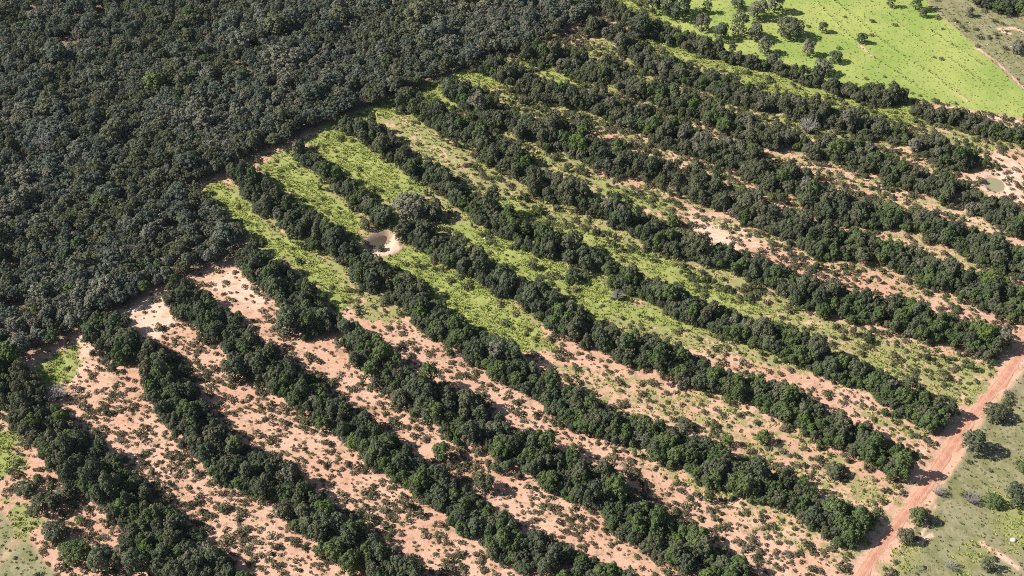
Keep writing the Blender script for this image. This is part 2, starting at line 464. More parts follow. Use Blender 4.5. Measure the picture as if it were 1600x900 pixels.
gf = ramp(nt, mth(nt, 'ADD', green, mth(nt, 'MULTIPLY', mth(nt, 'SUBTRACT', mth(nt, 'ADD', mth(nt, 'MULTIPLY', n_mid, .6), mth(nt, 'MULTIPLY', n_fine, .4)), .5), 2.3)), .34, .60)
gf = mth(nt, 'MAXIMUM', gf, mth(nt, 'MULTIPLY', past, past))
gf = mth(nt, 'MULTIPLY', gf, mth(nt, 'SUBTRACT', 1.0, mth(nt, 'MULTIPLY', sand, past)), None, True)
c = mixc(nt, gf, c, grc)
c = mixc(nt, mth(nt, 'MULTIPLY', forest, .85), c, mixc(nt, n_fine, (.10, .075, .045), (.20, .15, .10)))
c = mixc(nt, mud, c, mixc(nt, n_fine, (.13, .10, .072), (.24, .185, .135)))
p = N(nt, "ShaderNodeBsdfPrincipled")
nt.links.new(c, p.inputs['Base Color'])
p.inputs['Roughness'].default_value = .95
p.inputs['Specular IOR Level'].default_value = .1
bp = N(nt, "ShaderNodeBump")
bp.inputs['Strength'].default_value = .45
bp.inputs['Distance'].default_value = .35
nt.links.new(mth(nt, 'ADD', n_fine, mth(nt, 'MULTIPLY', n_vf, .35)), bp.inputs['Height'])
nt.links.new(bp.outputs[0], p.inputs['Normal'])
nt.links.new(p.outputs[0], out.inputs[0])
MAT['ground'] = gm

# road earth
rm, nt, out = mat('road_red_earth')
uv = N(nt, "ShaderNodeAttribute", attribute_name='lane')
geo = N(nt, "ShaderNodeNewGeometry")
su = N(nt, "ShaderNodeSeparateColor"); nt.links.new(uv.outputs['Color'], su.inputs[0])
n1 = noise(nt, geo.outputs['Position'], .5, 5)
n2 = noise(nt, geo.outputs['Position'], 3.0, 4, .7)
c = mixc(nt, ramp(nt, n1, .35, .65), (.40, .175, .105), (.49, .245, .16))
c = mixc(nt, mth(nt, 'MULTIPLY', ramp(nt, n2, .45, .7), .35), c, (.54, .32, .225))
c = mixc(nt, mth(nt, 'MULTIPLY', su.outputs[0], .45), c, (.54, .325, .23))
p = N(nt, "ShaderNodeBsdfPrincipled")
nt.links.new(c, p.inputs['Base Color'])
p.inputs['Roughness'].default_value = .95
bp = N(nt, "ShaderNodeBump"); bp.inputs['Distance'].default_value = .15
nt.links.new(n2, bp.inputs['Height']); nt.links.new(bp.outputs[0], p.inputs['Normal'])
nt.links.new(p.outputs[0], out.inputs[0])
MAT['road'] = rm


def water_mat(name, c1):
    m, nt, out = mat(name)
    geo = N(nt, "ShaderNodeNewGeometry")
    nz = noise(nt, geo.outputs['Position'], .6, 3)
    p = N(nt, "ShaderNodeBsdfPrincipled")
    nt.links.new(mixc(nt, nz, c1, tuple(v * 1.15 for v in c1)), p.inputs['Base Color'])
    p.inputs['Roughness'].default_value = .12
    p.inputs['IOR'].default_value = 1.33
    bp = N(nt, "ShaderNodeBump"); bp.inputs['Strength'].default_value = .15; bp.inputs['Distance'].default_value = .03
    nt.links.new(noise(nt, geo.outputs['Position'], 5.0, 2), bp.inputs['Height'])
    nt.links.new(bp.outputs[0], p.inputs['Normal'])
    nt.links.new(p.outputs[0], out.inputs[0])
    return m


MAT['water_a'] = water_mat('water_muddy_brown', (.07, .05, .036))
MAT['water_b'] = water_mat('water_green_grey', (.235, .215, .125))
MAT['stone'] = bark('pale_stone', (.50, .46, .40), (.72, .68, .62))


# ------------------------------------------------------------------ mesh builders
def mesh_from(name, V, F, m=None, smooth=False):
    me = bpy.data.meshes.new(name)
    V = np.asarray(V, np.float32)
    F = np.asarray(F, np.int32)
    k = F.shape[1]
    me.vertices.add(len(V)); me.vertices.foreach_set('co', V.ravel())
    me.loops.add(F.size); me.loops.foreach_set('vertex_index', F.ravel())
    me.polygons.add(len(F))
    me.polygons.foreach_set('loop_start', np.arange(0, F.size, k, dtype=np.int32))
    if smooth:
        me.polygons.foreach_set('use_smooth', np.ones(len(F), bool))
    me.update(calc_edges=True)
    if m:
        me.materials.append(m)
    return me


def link(name, me, parent=None, **props):
    o = bpy.data.objects.new(name, me)
    col.objects.link(o)
    if parent:
        o.parent = parent
    for k, v in props.items():
        o[k] = v
    return o


def leaf_quads(C, Nrm, size, g):
    """one irregular leaf-spray quad per point"""
    n = len(C)
    Nrm = Nrm / (np.linalg.norm(Nrm, axis=1, keepdims=True) + 1e-9)
    a = g.normal(size=(n, 3))
    T = np.cross(Nrm, a); T /= np.linalg.norm(T, axis=1, keepdims=True) + 1e-9
    Bt = np.cross(Nrm, T)
    s = size[:, None]
    k = [g.uniform(.6, 1.2, (n, 1)) for _ in range(4)]
    dn = g.normal(0, .22, (n, 1)) * s * Nrm
    V = np.stack([C + T * s * k[0] + dn, C + Bt * s * k[1] * .8 - dn, C - T * s * k[2] + dn, C - Bt * s * k[3] * .8 - dn], 1).reshape(-1, 3)
    F = np.arange(n * 4).reshape(n, 4)
    return V, F


def lobes_to_leaves(L, Rr, g, leaf, dens, up=.15, jit=.30):
    Cs, Ns, S = [], [], []
    for i in range(len(L)):
        n = max(6, int(dens * 4 * math.pi * Rr[i] ** 2 / (leaf * leaf * 2)))
        d = g.normal(size=(n, 3)); d /= np.linalg.norm(d, axis=1, keepdims=True)
        d[:, 2] = np.where(d[:, 2] < -.35, -d[:, 2], d[:, 2])
        rr = Rr[i] * g.uniform(.82, 1.06, (n, 1))
        Pp = L[i] + d * rr
        keep = Pp[:, 2] > .05
        for j in range(len(L)):
            if j != i:
                keep &= np.linalg.norm(Pp - L[j], axis=1) > Rr[j] * .78
        Pp, d = Pp[keep], d[keep]
        Cs.append(Pp); Ns.append(d + np.array([0, 0, up]) + g.normal(0, jit, d.shape)); S.append(leaf * g.uniform(.65, 1.25, len(Pp)))
    return np.concatenate(Cs), np.concatenate(Ns), np.concatenate(S)


def crown_geo(seed, rad=2.7, h=5.9, n=20, leaf=.26, dens=1.0, skirt=True):
    g = np.random.default_rng(seed)
    L, Rr = [], []
    zc = h * .56
    ax = rad * g.uniform(.9, 1.1); ay = rad * g.uniform(.8, 1.0)
    L.append((0, 0, zc)); Rr.append(rad * .55)
    for k in range(n):
        th = k * 2.39996 + g.uniform(-.4, .4)
        zz = 1 - (k + .5) / n * 1.35
        rr = math.sqrt(max(0, 1 - zz * zz))
        r = rad * g.uniform(.17, .36)
        q = g.uniform(.62, 1.06)
        L.append(((ax - r * .6) * rr * math.cos(th) * q, (ay - r * .6) * rr * math.sin(th) * q, zc + (h - zc - r) * zz * q * 1.08 + g.uniform(-.1, .25)))
        Rr.append(r)
    if skirt:
        for k in range(6):
            th = k * 1.05 + g.uniform(-.3, .3)
            r = rad * g.uniform(.22, .34)
            L.append((rad * .66 * math.cos(th), rad * .62 * math.sin(th), h * .24)); Rr.append(r)
    L = np.array(L); Rr = np.array(Rr)
    C, Nn, S = lobes_to_leaves(L, Rr, g, leaf, dens)
    return leaf_quads(C, Nn, S, g)


def tube(pts, radii, sides=5):
    V, F = [], []
    for i, (p, r) in enumerate(zip(pts, radii)):
        p = np.array(p, float)
        d = np.array(pts[min(i + 1, len(pts) - 1)], float) - np.array(pts[max(i - 1, 0)], float)
        d /= np.linalg.norm(d) + 1e-9
        a = np.cross(d, [0, 1, .3]); a /= np.linalg.norm(a) + 1e-9
        b = np.cross(d, a)
        for s in range(sides):
            t = 2 * math.pi * s / sides
            V.append(p + r * (a * math.cos(t) + b * math.sin(t)))
    for i in range(len(pts) - 1):
        for s in range(sides):
            F.append((i * sides + s, i * sides + (s + 1) % sides, (i + 1) * sides + (s + 1) % sides, (i + 1) * sides + s))
    return V, F


def join_geo(parts):
    V, F, o = [], [], 0
    for v, f in parts:
        v = np.asarray(v, float); f = np.asarray(f, int)
        V.append(v); F.append(f + o); o += len(v)
    return np.concatenate(V), np.concatenate(F)


def trunk_geo(seed, h=5.4, rad=2.7, r0=.17, limbs=6):
    g = np.random.default_rng(seed + 900)
    parts = [tube([(0, 0, -.15), (.05, .03, h * .25), (g.uniform(-.2, .2), g.uniform(-.2, .2), h * .55), (g.uniform(-.3, .3), g.uniform(-.3, .3), h * .8)], [r0, r0 * .8, r0 * .5, r0 * .2], 6)]
    for k in range(limbs):
        th = k * 6.283 / limbs + g.uniform(-.4, .4)
        z0 = h * g.uniform(.18, .5)
        e = rad * g.uniform(.5, .8)
        parts.append(tube([(0, 0, z0), (e * .5 * math.cos(th), e * .5 * math.sin(th), z0 + h * .16), (e * math.cos(th), e * math.sin(th), z0 + h * .26)], [r0 * .55, r0 * .35, r0 * .12], 4))
    return join_geo(parts)


def twig_crown_geo(seed, rad=1.6, h=2.6, n=60):
    """leafless shrub or tree: a haze of forking twigs"""
    g = np.random.default_rng(seed + 300)
    parts = []
    for k in range(n):
        th = g.uniform(0, 6.283); e = rad * math.sqrt(g.uniform(.02, 1))
        z1 = h * (1 - .45 * (e / rad) ** 2) * g.uniform(.65, 1.0)
        m = (e * .45 * math.cos(th + .2), e * .45 * math.sin(th + .2), z1 * .55)
        t = (e * math.cos(th), e * math.sin(th), z1)
        parts.append(tube([(e * .12 * math.cos(th), e * .12 * math.sin(th), .1), m, t], [.035, .028, .015], 3))
        for q in range(4):
            d = g.normal(size=3) * .3 * rad * .5; d[2] = abs(d[2])
            f = g.uniform(.3, 1)
            s = np.array(m) * (1 - f) + np.array(t) * f
            parts.append(tube([s, s + d * .6, s + d + g.normal(size=3) * .06], [.02, .016, .01], 3))
    return join_geo(parts)


def shrub_geo(seed, rad=.62, h=.75, n=6, leaf=.12, dens=.8):
    g = np.random.default_rng(seed + 500)
    L, Rr = [(0, 0, h * .4)], [rad * .5]
    for k in range(n):
        th = k * 6.283 / n + g.uniform(-.5, .5)
        e = rad * g.uniform(.35, .8)
        L.append((e * math.cos(th), e * math.sin(th), h * g.uniform(.28, .62))); Rr.append(rad * g.uniform(.25, .42))
    C, Nn, S = lobes_to_leaves(np.array(L), np.array(Rr), g, leaf, dens)
    return leaf_quads(C, Nn, S, g)


def tuft_geo(seed, rad=.5, h=.27, n=24):
    g = np.random.default_rng(seed + 700)
    V, F = [], []
    for k in range(n):
        th = g.uniform(0, 6.283); b = rad * .55 * math.sqrt(g.uniform(0, 1)); e = b + rad * g.uniform(.1, .6)
        w = g.uniform(.045, .09); ph = th + g.uniform(-.6, .6)
        hh = h * g.uniform(.5, 1)
        nx, ny = -math.sin(ph) * w, math.cos(ph) * w
        b0 = (b * math.cos(th), b * math.sin(th)); b1 = (b0[0] + (e - b) * .4 * math.cos(ph), b0[1] + (e - b) * .4 * math.sin(ph)); b2 = (b0[0] + (e - b) * math.cos(ph), b0[1] + (e - b) * math.sin(ph))
        o = len(V)
        V += [(b0[0] - nx, b0[1] - ny, 0), (b0[0] + nx, b0[1] + ny, 0), (b1[0] + nx * 1.3, b1[1] + ny * 1.3, hh * .7), (b1[0] - nx * 1.3, b1[1] - ny * 1.3, hh * .7),
              (b2[0] + nx * .3, b2[1] + ny * .3, hh), (b2[0] - nx * .3, b2[1] - ny * .3, hh)]
        F += [(o, o + 1, o + 2, o + 3), (o + 3, o + 2, o + 4, o + 5)]
    return np.array(V), np.array(F)


# ------------------------------------------------------------------ the ground, one sheet to the horizon
def spaced(lo, hi, step, far):
    core = np.arange(lo, hi + step, step)
    a, s, l = [], step, lo
    while l > -far:
        s *= 1.45; l -= s; a.append(l)
    b, s, l = [], step, core[-1]
    while l < far:
        s *= 1.45; l += s; b.append(l)
    return np.concatenate([np.array(a[::-1]), core, np.array(b)])


gx = spaced(-235, 235, .75, 7000)
gy = spaced(125, 455, .75, 7000)
X, Y = np.meshgrid(gx, gy)
xf, yf = X.ravel(), Y.ravel()
M = masks(xf, yf)
road_d, road_arc, _ = seg_dist(xf, yf, ROAD)


def ground_z(x, y, m=None):
    m = m or masks(x, y)
    z = (fnoise(x, y, 5.0, 8) - .5) * .30 + (fnoise(x, y, 40.0, 9) - .5) * .8
    for P in TERRACES:
        d = seg_dist(x, y, P)[0]
        z = z + .07 * np.exp(-(d / 1.0) ** 2) - .05 * np.exp(-((d - 1.6) / .8) ** 2)
    rd = seg_dist(x, y, ROAD)[0]
    z = z * sstep(3.2, 7.0, rd)
    z = z + .25 * np.exp(-((rd - 4.0) / .8) ** 2)
    z = z + m['bank'] * .5
    for P, dep in ((POND_A, 1.3), (POND_B, 1.3)):
        s = sdist(x, y, P)
        k = sstep(-4.5, -1.0, s)
        z = z * (1 - k)
        z = z - dep * sstep(-1.6, 1.5, s)
    far = np.maximum(np.abs(x) / 240, np.abs(y - 290) / 170)
    return z * sstep(1.6, 1.0, far)


Z = ground_z(xf, yf, M)
nx_, ny_ = len(gx), len(gy)
ii = np.arange(nx_ * ny_).reshape(ny_, nx_)
F = np.stack([ii[:-1, :-1], ii[:-1, 1:], ii[1:, 1:], ii[1:, :-1]], -1).reshape(-1, 4)
gme = mesh_from('ground', np.stack([xf, yf, Z], 1), F, MAT['ground'], True)
one = np.ones_like(xf)
for nm, ch in (('mask_a', (M['green'], M['dry'], M['sand'])), ('mask_b', (M['forest'], M['mud'], M['pasture']))):
    at_ = gme.attributes.new(nm, 'FLOAT_COLOR', 'POINT')
    at_.data.foreach_set('color', np.stack([*ch, one], 1).astype(np.float32).ravel())
ground = link('ground', gme, kind='structure', label='pink sandy soil with strips of yellow green grass')

# lookup of the ground height
ci = (gx > -236) & (gx < 236.5); cj = (gy > 124) & (gy < 456)
gxc, gyc = gx[ci], gy[cj]
Zc = Z.reshape(ny_, nx_)[np.ix_(cj, ci)]


def gz(x, y):
    i = np.clip(((np.asarray(x) - gxc[0]) / .75), 0, len(gxc) - 1.001)
    j = np.clip(((np.asarray(y) - gyc[0]) / .75), 0, len(gyc) - 1.001)
    i0 = i.astype(int); j0 = j.astype(int); fi = i - i0; fj = j - j0
    return (Zc[j0, i0] * (1 - fi) + Zc[j0, i0 + 1] * fi) * (1 - fj) + (Zc[j0 + 1, i0] * (1 - fi) + Zc[j0 + 1, i0 + 1] * fi) * fj


# ------------------------------------------------------------------ road
def resample(P, step):
    d = np.r_[0, np.cumsum(np.hypot(*np.diff(P, axis=0).T))]
    s = np.arange(0, d[-1], step)
    # smooth the traced line a little
    Q = np.stack([np.interp(s, d, P[:, 0]), np.interp(s, d, P[:, 1])], 1)
    for _ in range(30):
        Q[1:-1] = .5 * Q[1:-1] + .25 * (Q[:-2] + Q[2:])
    return Q, s


RQ, RS = resample(ROAD, .8)
T = np.gradient(RQ, axis=0); T /= np.linalg.norm(T, axis=1, keepdims=True)
NN = np.stack([-T[:, 1], T[:, 0]], 1)
wl = 1.6 + (vnoise(RS, RS * 0, 4.0, 1) - .5) * 1.1 + (vnoise(RS, RS * 0, 1.5, 2) - .5) * .6
wr = 1.5 + (vnoise(RS, RS * 0, 4.0, 4) - .5) * 1.1 + (vnoise(RS, RS * 0, 1.5, 6) - .5) * .6
cols = np.linspace(-1, 1, 17)
V, lane = [], []
for q in cols:
    w = np.where(q < 0, wl, wr) * abs(q)
    off = np.sign(q) * w
    rut = np.exp(-((np.abs(off) - .85) / .28) ** 2)
    z = .05 - .045 * rut + .02 * (1 - q * q) - .07 * (abs(q) > .95)
    xy = RQ + NN * off[:, None]
    V.append(np.stack([xy[:, 0], xy[:, 1], z + 0 * off], 1)); lane.append(rut)
V = np.stack(V, 1); lane = np.stack(lane, 1)
k = np.arange(V.shape[0] * V.shape[1]).reshape(V.shape[:2])
F = np.stack([k[:-1, :-1], k[1:, :-1], k[1:, 1:], k[:-1, 1:]], -1).reshape(-1, 4)
rme = mesh_from('road', V.reshape(-1, 3), F[:, ::-1], MAT['road'], True)
a_ = rme.attributes.new('lane', 'FLOAT_COLOR', 'POINT')
lf = lane.ravel()
a_.data.foreach_set('color', np.stack([lf, lf, lf, np.ones_like(lf)], 1).astype(np.float32).ravel())
link('road', rme, kind='structure', label='red earth track running beside the ends of the tree belts')


# ponds: water sheets lying in their hollows
def pond(name, P, m, z, label):
    c0 = P.mean(0)
    V = [(c0[0], c0[1], z)]; F = []
    n = 48
    ang = np.linspace(0, 2 * math.pi, n, endpoint=False)
    d = np.r_[0, np.cumsum(np.hypot(*np.diff(np.r_[P, P[:1]], axis=0).T))]
    PP = np.r_[P, P[:1]]
    s = np.linspace(0, d[-1], n, endpoint=False)
    Q = np.stack([np.interp(s, d, PP[:, 0]), np.interp(s, d, PP[:, 1])], 1)
    for _ in range(2):
        Q = .5 * Q + .25 * (np.roll(Q, 1, 0) + np.roll(Q, -1, 0))
    Q = c0 + (Q - c0) * 1.08
    for r in (.5, 1.0):
        for q in Q:
            w = c0 + (q - c0) * r
            V.append((w[0], w[1], z))
    tris = []
    for i in range(n):
        j = (i + 1) % n
        tris.append((0, 1 + i, 1 + j))
        tris += [(1 + i, 1 + n + i, 1 + n + j), (1 + i, 1 + n + j, 1 + j)]
    return link(name, mesh_from(name, V, np.array(tris), m, True), kind='structure', label=label)


pond('pond_water', POND_A, MAT['water_a'], -.55, 'small muddy brown pond inside a pale curved sand bank')
pond('pond_water', POND_B, MAT['water_b'], -.55, 'small oval green grey pond in bare pink soil')

# ------------------------------------------------------------------ plant prototypes
NS = 10
SHAPES = [crown_geo(s, rad=2.7 * (.78, .9, 1.0, 1.1, 1.2)[s % 5] * R.uniform(.95, 1.05), h=6.0 * (1.15, .85, 1.0, 1.1, .8, 1.25, .95)[s % 7], n=R.choice([18, 24, 30]), leaf=.23, skirt=s % 3 > 0) for s in range(NS)]
TRUNKS = [trunk_geo(s) for s in range(NS)]
FSHAPES = [crown_geo(40 + s, rad=2.5, h=6.2 * R.uniform(.9, 1.1), n=R.choice([16, 20, 24]), leaf=.27, dens=.95, skirt=False) for s in range(6)]
FSHAPES[1] = crown_geo(51, rad=3.1, h=5.6, n=30, leaf=.27, dens=.9, skirt=False)
FSHAPES[2] = crown_geo(52, rad=1.9, h=6.6, n=16, leaf=.25, dens=.9, skirt=False)
PROTO = {}
for v in ('dark', 'mid', 'olive', 'bright', 'grey'):
    PROTO[v] = [mesh_from('crown_' + v, *g, MAT[v]) for g in SHAPES]
PROTO['forest'] = [mesh_from('crown_forest', *g, MAT['wood_f']) for g in FSHAPES]
TR = [mesh_from('trunk', *g, MAT['bark'], True) for g in TRUNKS]
TWIG = [mesh_from('twigs', *twig_crown_geo(s), MAT['twig']) for s in range(3)]
SHRUB = [mesh_from('shrub', *shrub_geo(s, rad=R.uniform(.5, .7), n=R.choice([5, 6, 8])), MAT['shrub']) for s in range(7)]
SCRUB = [mesh_from('scrub', *shrub_geo(60 + s, rad=1.2, h=1.5, n=9, leaf=.17, dens=.75), MAT['scrub']) for s in range(5)]
TUFT = {k: [mesh_from(k, *tuft_geo(s), MAT[k]) for s in range(4)] for k in ('tuft', 'tuft_dry', 'tuft_past', 'tuft_dark')}


def proto_collection(name, meshes):
    c = bpy.data.collections.new(name)
    for i, me in enumerate(meshes):
        o = bpy.data.objects.new("%s_%02d" % (name, i), me)
        c.objects.link(o)
    return c


def scatter(name, P, idx, rot, scl, coll, label, cat=None, mat_=None):
    """one mass of plants: points that carry their plant's kind, turn and size"""
    me = bpy.data.meshes.new(name)
    me.from_pydata([tuple(p) for p in P], [], [])
    a = me.attributes.new('kind_index', 'INT', 'POINT'); a.data.foreach_set('value', np.asarray(idx, np.int32))
    a = me.attributes.new('turn', 'FLOAT_VECTOR', 'POINT'); a.data.foreach_set('vector', np.asarray(rot, np.float32).ravel())
    a = me.attributes.new('size', 'FLOAT_VECTOR', 'POINT'); a.data.foreach_set('vector', np.asarray(scl, np.float32).ravel())
    o = link(name, me, kind='stuff', label=label)
    if cat:
        o['category'] = cat
    ng = bpy.data.node_groups.new(name + '_nodes', 'GeometryNodeTree')
    ng.interface.new_socket('Geometry', in_out='INPUT', socket_type='NodeSocketGeometry')
    ng.interface.new_socket('Geometry', in_out='OUTPUT', socket_type='NodeSocketGeometry')
    gi = ng.nodes.new('NodeGroupInput'); go = ng.nodes.new('NodeGroupOutput')
    ci_ = ng.nodes.new('GeometryNodeCollectionInfo')
    ci_.inputs['Collection'].default_value = coll
    ci_.inputs['Separate Children'].default_value = True
    ci_.inputs['Reset Children'].default_value = True
    ip = ng.nodes.new('GeometryNodeInstanceOnPoints')
    ip.inputs['Pick Instance'].default_value = True

    def attr(nm, ty):
        n = ng.nodes.new('GeometryNodeInputNamedAttribute')
        n.data_type = ty
        n.inputs['Name'].default_value = nm
        return n.outputs[0]
    ng.links.new(gi.outputs[0], ip.inputs['Points'])
    ng.links.new(ci_.outputs[0], ip.inputs['Instance'])
    ng.links.new(attr('kind_index', 'INT'), ip.inputs['Instance Index'])
    ng.links.new(attr('turn', 'FLOAT_VECTOR'), ip.inputs['Rotation'])
    ng.links.new(attr('size', 'FLOAT_VECTOR'), ip.inputs['Scale'])
    ng.links.new(ip.outputs[0], go.inputs[0])
    o.modifiers.new('plants', 'NODES').node_group = ng
    return o


def jitter_grid(lo, hi, s, j=.42):
    xs = np.arange(lo[0], hi[0], s); ys = np.arange(lo[1], hi[1], s * .87)
    gx_, gy_ = np.meshgrid(xs, ys)
    gx_[1::2] += s / 2
    x = gx_.ravel(); y = gy_.ravel()
    return x + rng.uniform(-j, j, x.size) * s, y + rng.uniform(-j, j, y.size) * s


def in_view(x, y, z=0, ml=110, mr=90, mt=60, mb=110):
    px, py, s = proj(x, y, z)
    return (px > -ml) & (px < W0 + mr) & (py > -mt) & (py < H0 + mb)


def turns(n, tilt=.08):
    return np.stack([rng.normal(0, tilt, n), rng.normal(0, tilt, n), rng.uniform(0, 6.283, n)], 1)


LO, HI = (-240, 125), (240, 440)


def empty(name, loc, rz, sc):
    o = bpy.data.objects.new(name, None)
    o.empty_display_size = .5
    col.objects.link(o)
    o.location = loc
    o.rotation_euler = (0, 0, rz)
    o.scale = sc
    return o


def tree_thing(name, loc, rz, sc, crown_me, trunk_me, label, group=None, cat='tree'):
    e = empty(name, loc, rz, sc)
    link('crown', crown_me, e)
    link('trunk', trunk_me, e)
    e['label'] = label; e['category'] = cat
    if group:
        e['group'] = group
    return e


# ------------------------------------------------------------------ trees of the belts
bx, by = jitter_grid(LO, HI, 1.42)
k = in_view(bx, by)
bx, by = bx[k], by[k]
bd, bw, barc, btot = belt_dist(bx, by)
edge = (fnoise(bx, by, 9.0, 21) - .5) * 5.5
gap = fnoise(bx, by, 11.0, 22)
sfor = sdist(bx, by, FOREST)
rdist = seg_dist(bx, by, ROAD)[0]
pnd = np.maximum(sdist(bx, by, POND_A_RIM), np.maximum(sdist(bx, by, SANDBANK), sdist(bx, by, POND_B_RIM)))
upb = (bw >= 8) & (bw <= 12)
mb_ = masks(bx, by)
strag = (rng.uniform(0, 1, len(bx)) < np.where(upb, .36, np.where(bd < 2.6, .30, .014)) * sstep(.32, .6, fnoise(bx, by, 8, 24))) & (bd < np.where(upb, 8, 5)) & (mb_['sand'] < .45) & (mb_['pasture'] < .5) & (mb_['green'] < .93)
edge = np.where(upb, edge * 1.7, edge)
ca = POND_A.mean(0)
shade_a = (bx > ca[0] - 11.5) & (bx < ca[0]) & (np.abs(by - ca[1] + .5) < 3.6)
k = ((bd < edge) & ((mb_['green'] < .9) | (bd < -1.5)) & (gap > .30) | strag) & (sfor < -1.0) & (rdist > 4.6) & (pnd < -1.5) & ~shade_a
bx, by, bd, bw, barc, btot = bx[k], by[k], bd[k], bw[k], barc[k], btot[k]
nb = len(bx)
bs = np.array([BELTW[i][2] for i in bw]) * np.clip(rng.lognormal(-.74, .32, nb), .27, 1.1) * (1 - .16 * np.clip(bd + 1, 0, 3.4))
tone = fnoise(bx, by, 14.0, 31) * .5 + rng.uniform(0, 1, nb) * .5
ppx, ppy, psc = proj(bx, by, 2.5)
rightish = sstep(700, 1500, ppx) * sstep(250, 700, ppy)
VAR = ['bright', 'dark', 'grey', 'mid', 'olive']
var = np.full(nb, 1)
u = rng.uniform(0, 1, nb)
var = np.where(tone + .22 * rightish > .64, 3, var)
upv = sstep(420, 200, ppy) * sstep(600, 900, ppx)
var = np.where((tone < .39 + .22 * upv), 4, var)
var = np.where(u > .972 - .09 * upv, 2, var)
var = np.where((u < .022), 0, var)
shape = rng.integers(0, NS, nb)
brot = turns(nb)
bscl = np.stack([bs * rng.uniform(.9, 1.12, nb), bs * rng.uniform(.9, 1.12, nb), bs * rng.uniform(.9, 1.65, nb)], 1)
bz = gz(bx, by)
vis = (ppx > 5) & (ppx < W0 - 5) & (ppy > 5) & (ppy < H0 - 5)
order = np.argsort(-(psc * bs) + 1e6 * (~vis))
ind = order[:300]
rest = order[300:]
LOOK = {'bright': 'bright green', 'dark': 'dark green', 'grey': 'grey green', 'mid': 'fresh green', 'olive': 'olive green'}


def third(v, lo, hi, names):
    return names[0] if v < lo else names[2] if v > hi else names[1]


def stretch(px, py):
    """where along a belt, told by the picture's height"""
    f = py / H0
    return ['top', 'upper', 'middle', 'lower', 'bottom'][min(4, int(f * 5))]


BELT_NAME = ['%s belt from lower left' % o for o in ORD]
ends = {}
for i in ind:
    b = bw[i]
    if b in (4, 6, 7, 8) and (b not in ends or barc[i] > barc[ends[b]]):
        ends[b] = i
lo_, hi_ = np.quantile(bs[ind], [.33, .67])
tlo, thi = np.quantile((bscl[:, 2] / bs)[ind], [.3, .7])
# how far along the visible stretch of its belt each tree stands, in tenths
vr = {b: (barc[ind][bw[ind] == b].min(), barc[ind][bw[ind] == b].max()) for b in set(bw[ind])}
for i in ind:
    v = VAR[var[i]]
    a0, a1 = vr[bw[i]]
    f = (barc[i] - a0) / max(a1 - a0, 1)
    if ends.get(bw[i]) == i:
        lab = '%s tree standing last in the %s tree belt, at the red road' % (LOOK[v], ORD[bw[i]])
    else:
        P_ = BELTW[bw[i]][0]
        j_ = int(np.argmin(np.hypot(P_[:, 0] - bx[i], P_[:, 1] - by[i])))
        j_ = min(max(j_, 1), len(P_) - 1)
        t_ = P_[j_] - P_[j_ - 1]
        side = t_[0] * (by[i] - P_[j_, 1]) - t_[1] * (bx[i] - P_[j_, 0])
        side /= np.hypot(*t_)
        flank = 'upper flank' if side > 1.1 else 'lower flank' if side < -1.1 else 'midline'
        size = third(bs[i], lo_, hi_, ('small', 'middling', 'big'))
        form = third(bscl[i, 2] / bs[i], tlo, thi, ('squat ', '', 'tall '))
        part = ['near its far end', 'a fifth along', 'two fifths along', 'three fifths along', 'four fifths along', 'near its close end'][min(5, int(f * 6))]
        lab = '%s %s%s tree, %s of %s belt from left, %s' % (size, form, LOOK[v], flank, ORD[bw[i]], part)
    tree_thing('belt_tree', (bx[i], by[i], bz[i]), brot[i][2], bscl[i], PROTO[v][shape[i]], TR[shape[i]], lab, 'trees of the %s tree belt' % ORD[bw[i]])

ptree = []
for v in VAR:
    for s in range(NS):
        V1, F1 = SHAPES[s]; V2, F2 = TRUNKS[s]
        VV, FF = join_geo([(V1, F1), (V2, F2)])
        me = mesh_from('whole_tree_' + v, VV, FF, MAT[v]); me.materials.append(MAT['bark'])
        mi = np.zeros(len(FF), np.int32); mi[len(F1):] = 1
        me.polygons.foreach_set('material_index', mi)
        ptree.append(me)
C_TREE = proto_collection('whole_tree', ptree)
scatter('tree_belts', np.stack([bx, by, bz], 1)[rest], (var * NS + shape)[rest], brot[rest], bscl[rest], C_TREE,
        'parallel belts of dark trees stretching away across the cleared land')

# ------------------------------------------------------------------ forest
fx, fy = jitter_grid((-330, 150), (150, 470), 2.55)
k = in_view(fx, fy, 0, 160, 60, 90, 60)
fx, fy = fx[k], fy[k]
fs = sdist(fx, fy, FOREST)
k = (fs > .9 + (fnoise(fx, fy, 6, 41) - .5) * 2) & ((fnoise(fx, fy, 7, 45) > .30) | (fs < 6))
fx, fy, fs = fx[k], fy[k], fs[k]
tr = world_pts([(1505, -60), (1508, 6), (1540, 18), (1575, 26), (1620, 34), (1700, 50), (1700, -60)])
nf = len(fx)
fsz = rng.uniform(.55, 1.0, nf) * (.70 + .6 * fnoise(fx, fy, 14, 42))
fu_ = rng.uniform(0, 1, nf)
fsz = np.where(fu_ > .90, fsz * 1.4, fsz)
fsz = np.where((fu_ > .975) & (fs > 5), fsz * 1.3, fsz)
fscl = np.stack([fsz * rng.uniform(.9, 1.1, nf), fsz * rng.uniform(.9, 1.1, nf), (.35 + .65 * fsz) * rng.uniform(.85, 1.15, nf)], 1)
frot = turns(nf, .1)
fshape = rng.integers(0, 6, nf)
fu = (fnoise(fx, fy, 18, 43) - .5) * 1.1 + .25 + rng.uniform(0, 1, nf) * .5
fkind = np.where(fu > .66, 1, np.where(fu < .30, 2, 0))      # 0 forest, 1 olive-ish, 2 grey
fkind = np.where(rng.uniform(0, 1, nf) > .97, 3, fkind)
fkind = np.where((rng.uniform(0, 1, nf) > .985) & (fs > 8), 4, fkind)
fz = gz(fx, fy)
fpx, fpy, fps = proj(fx, fy, 3)
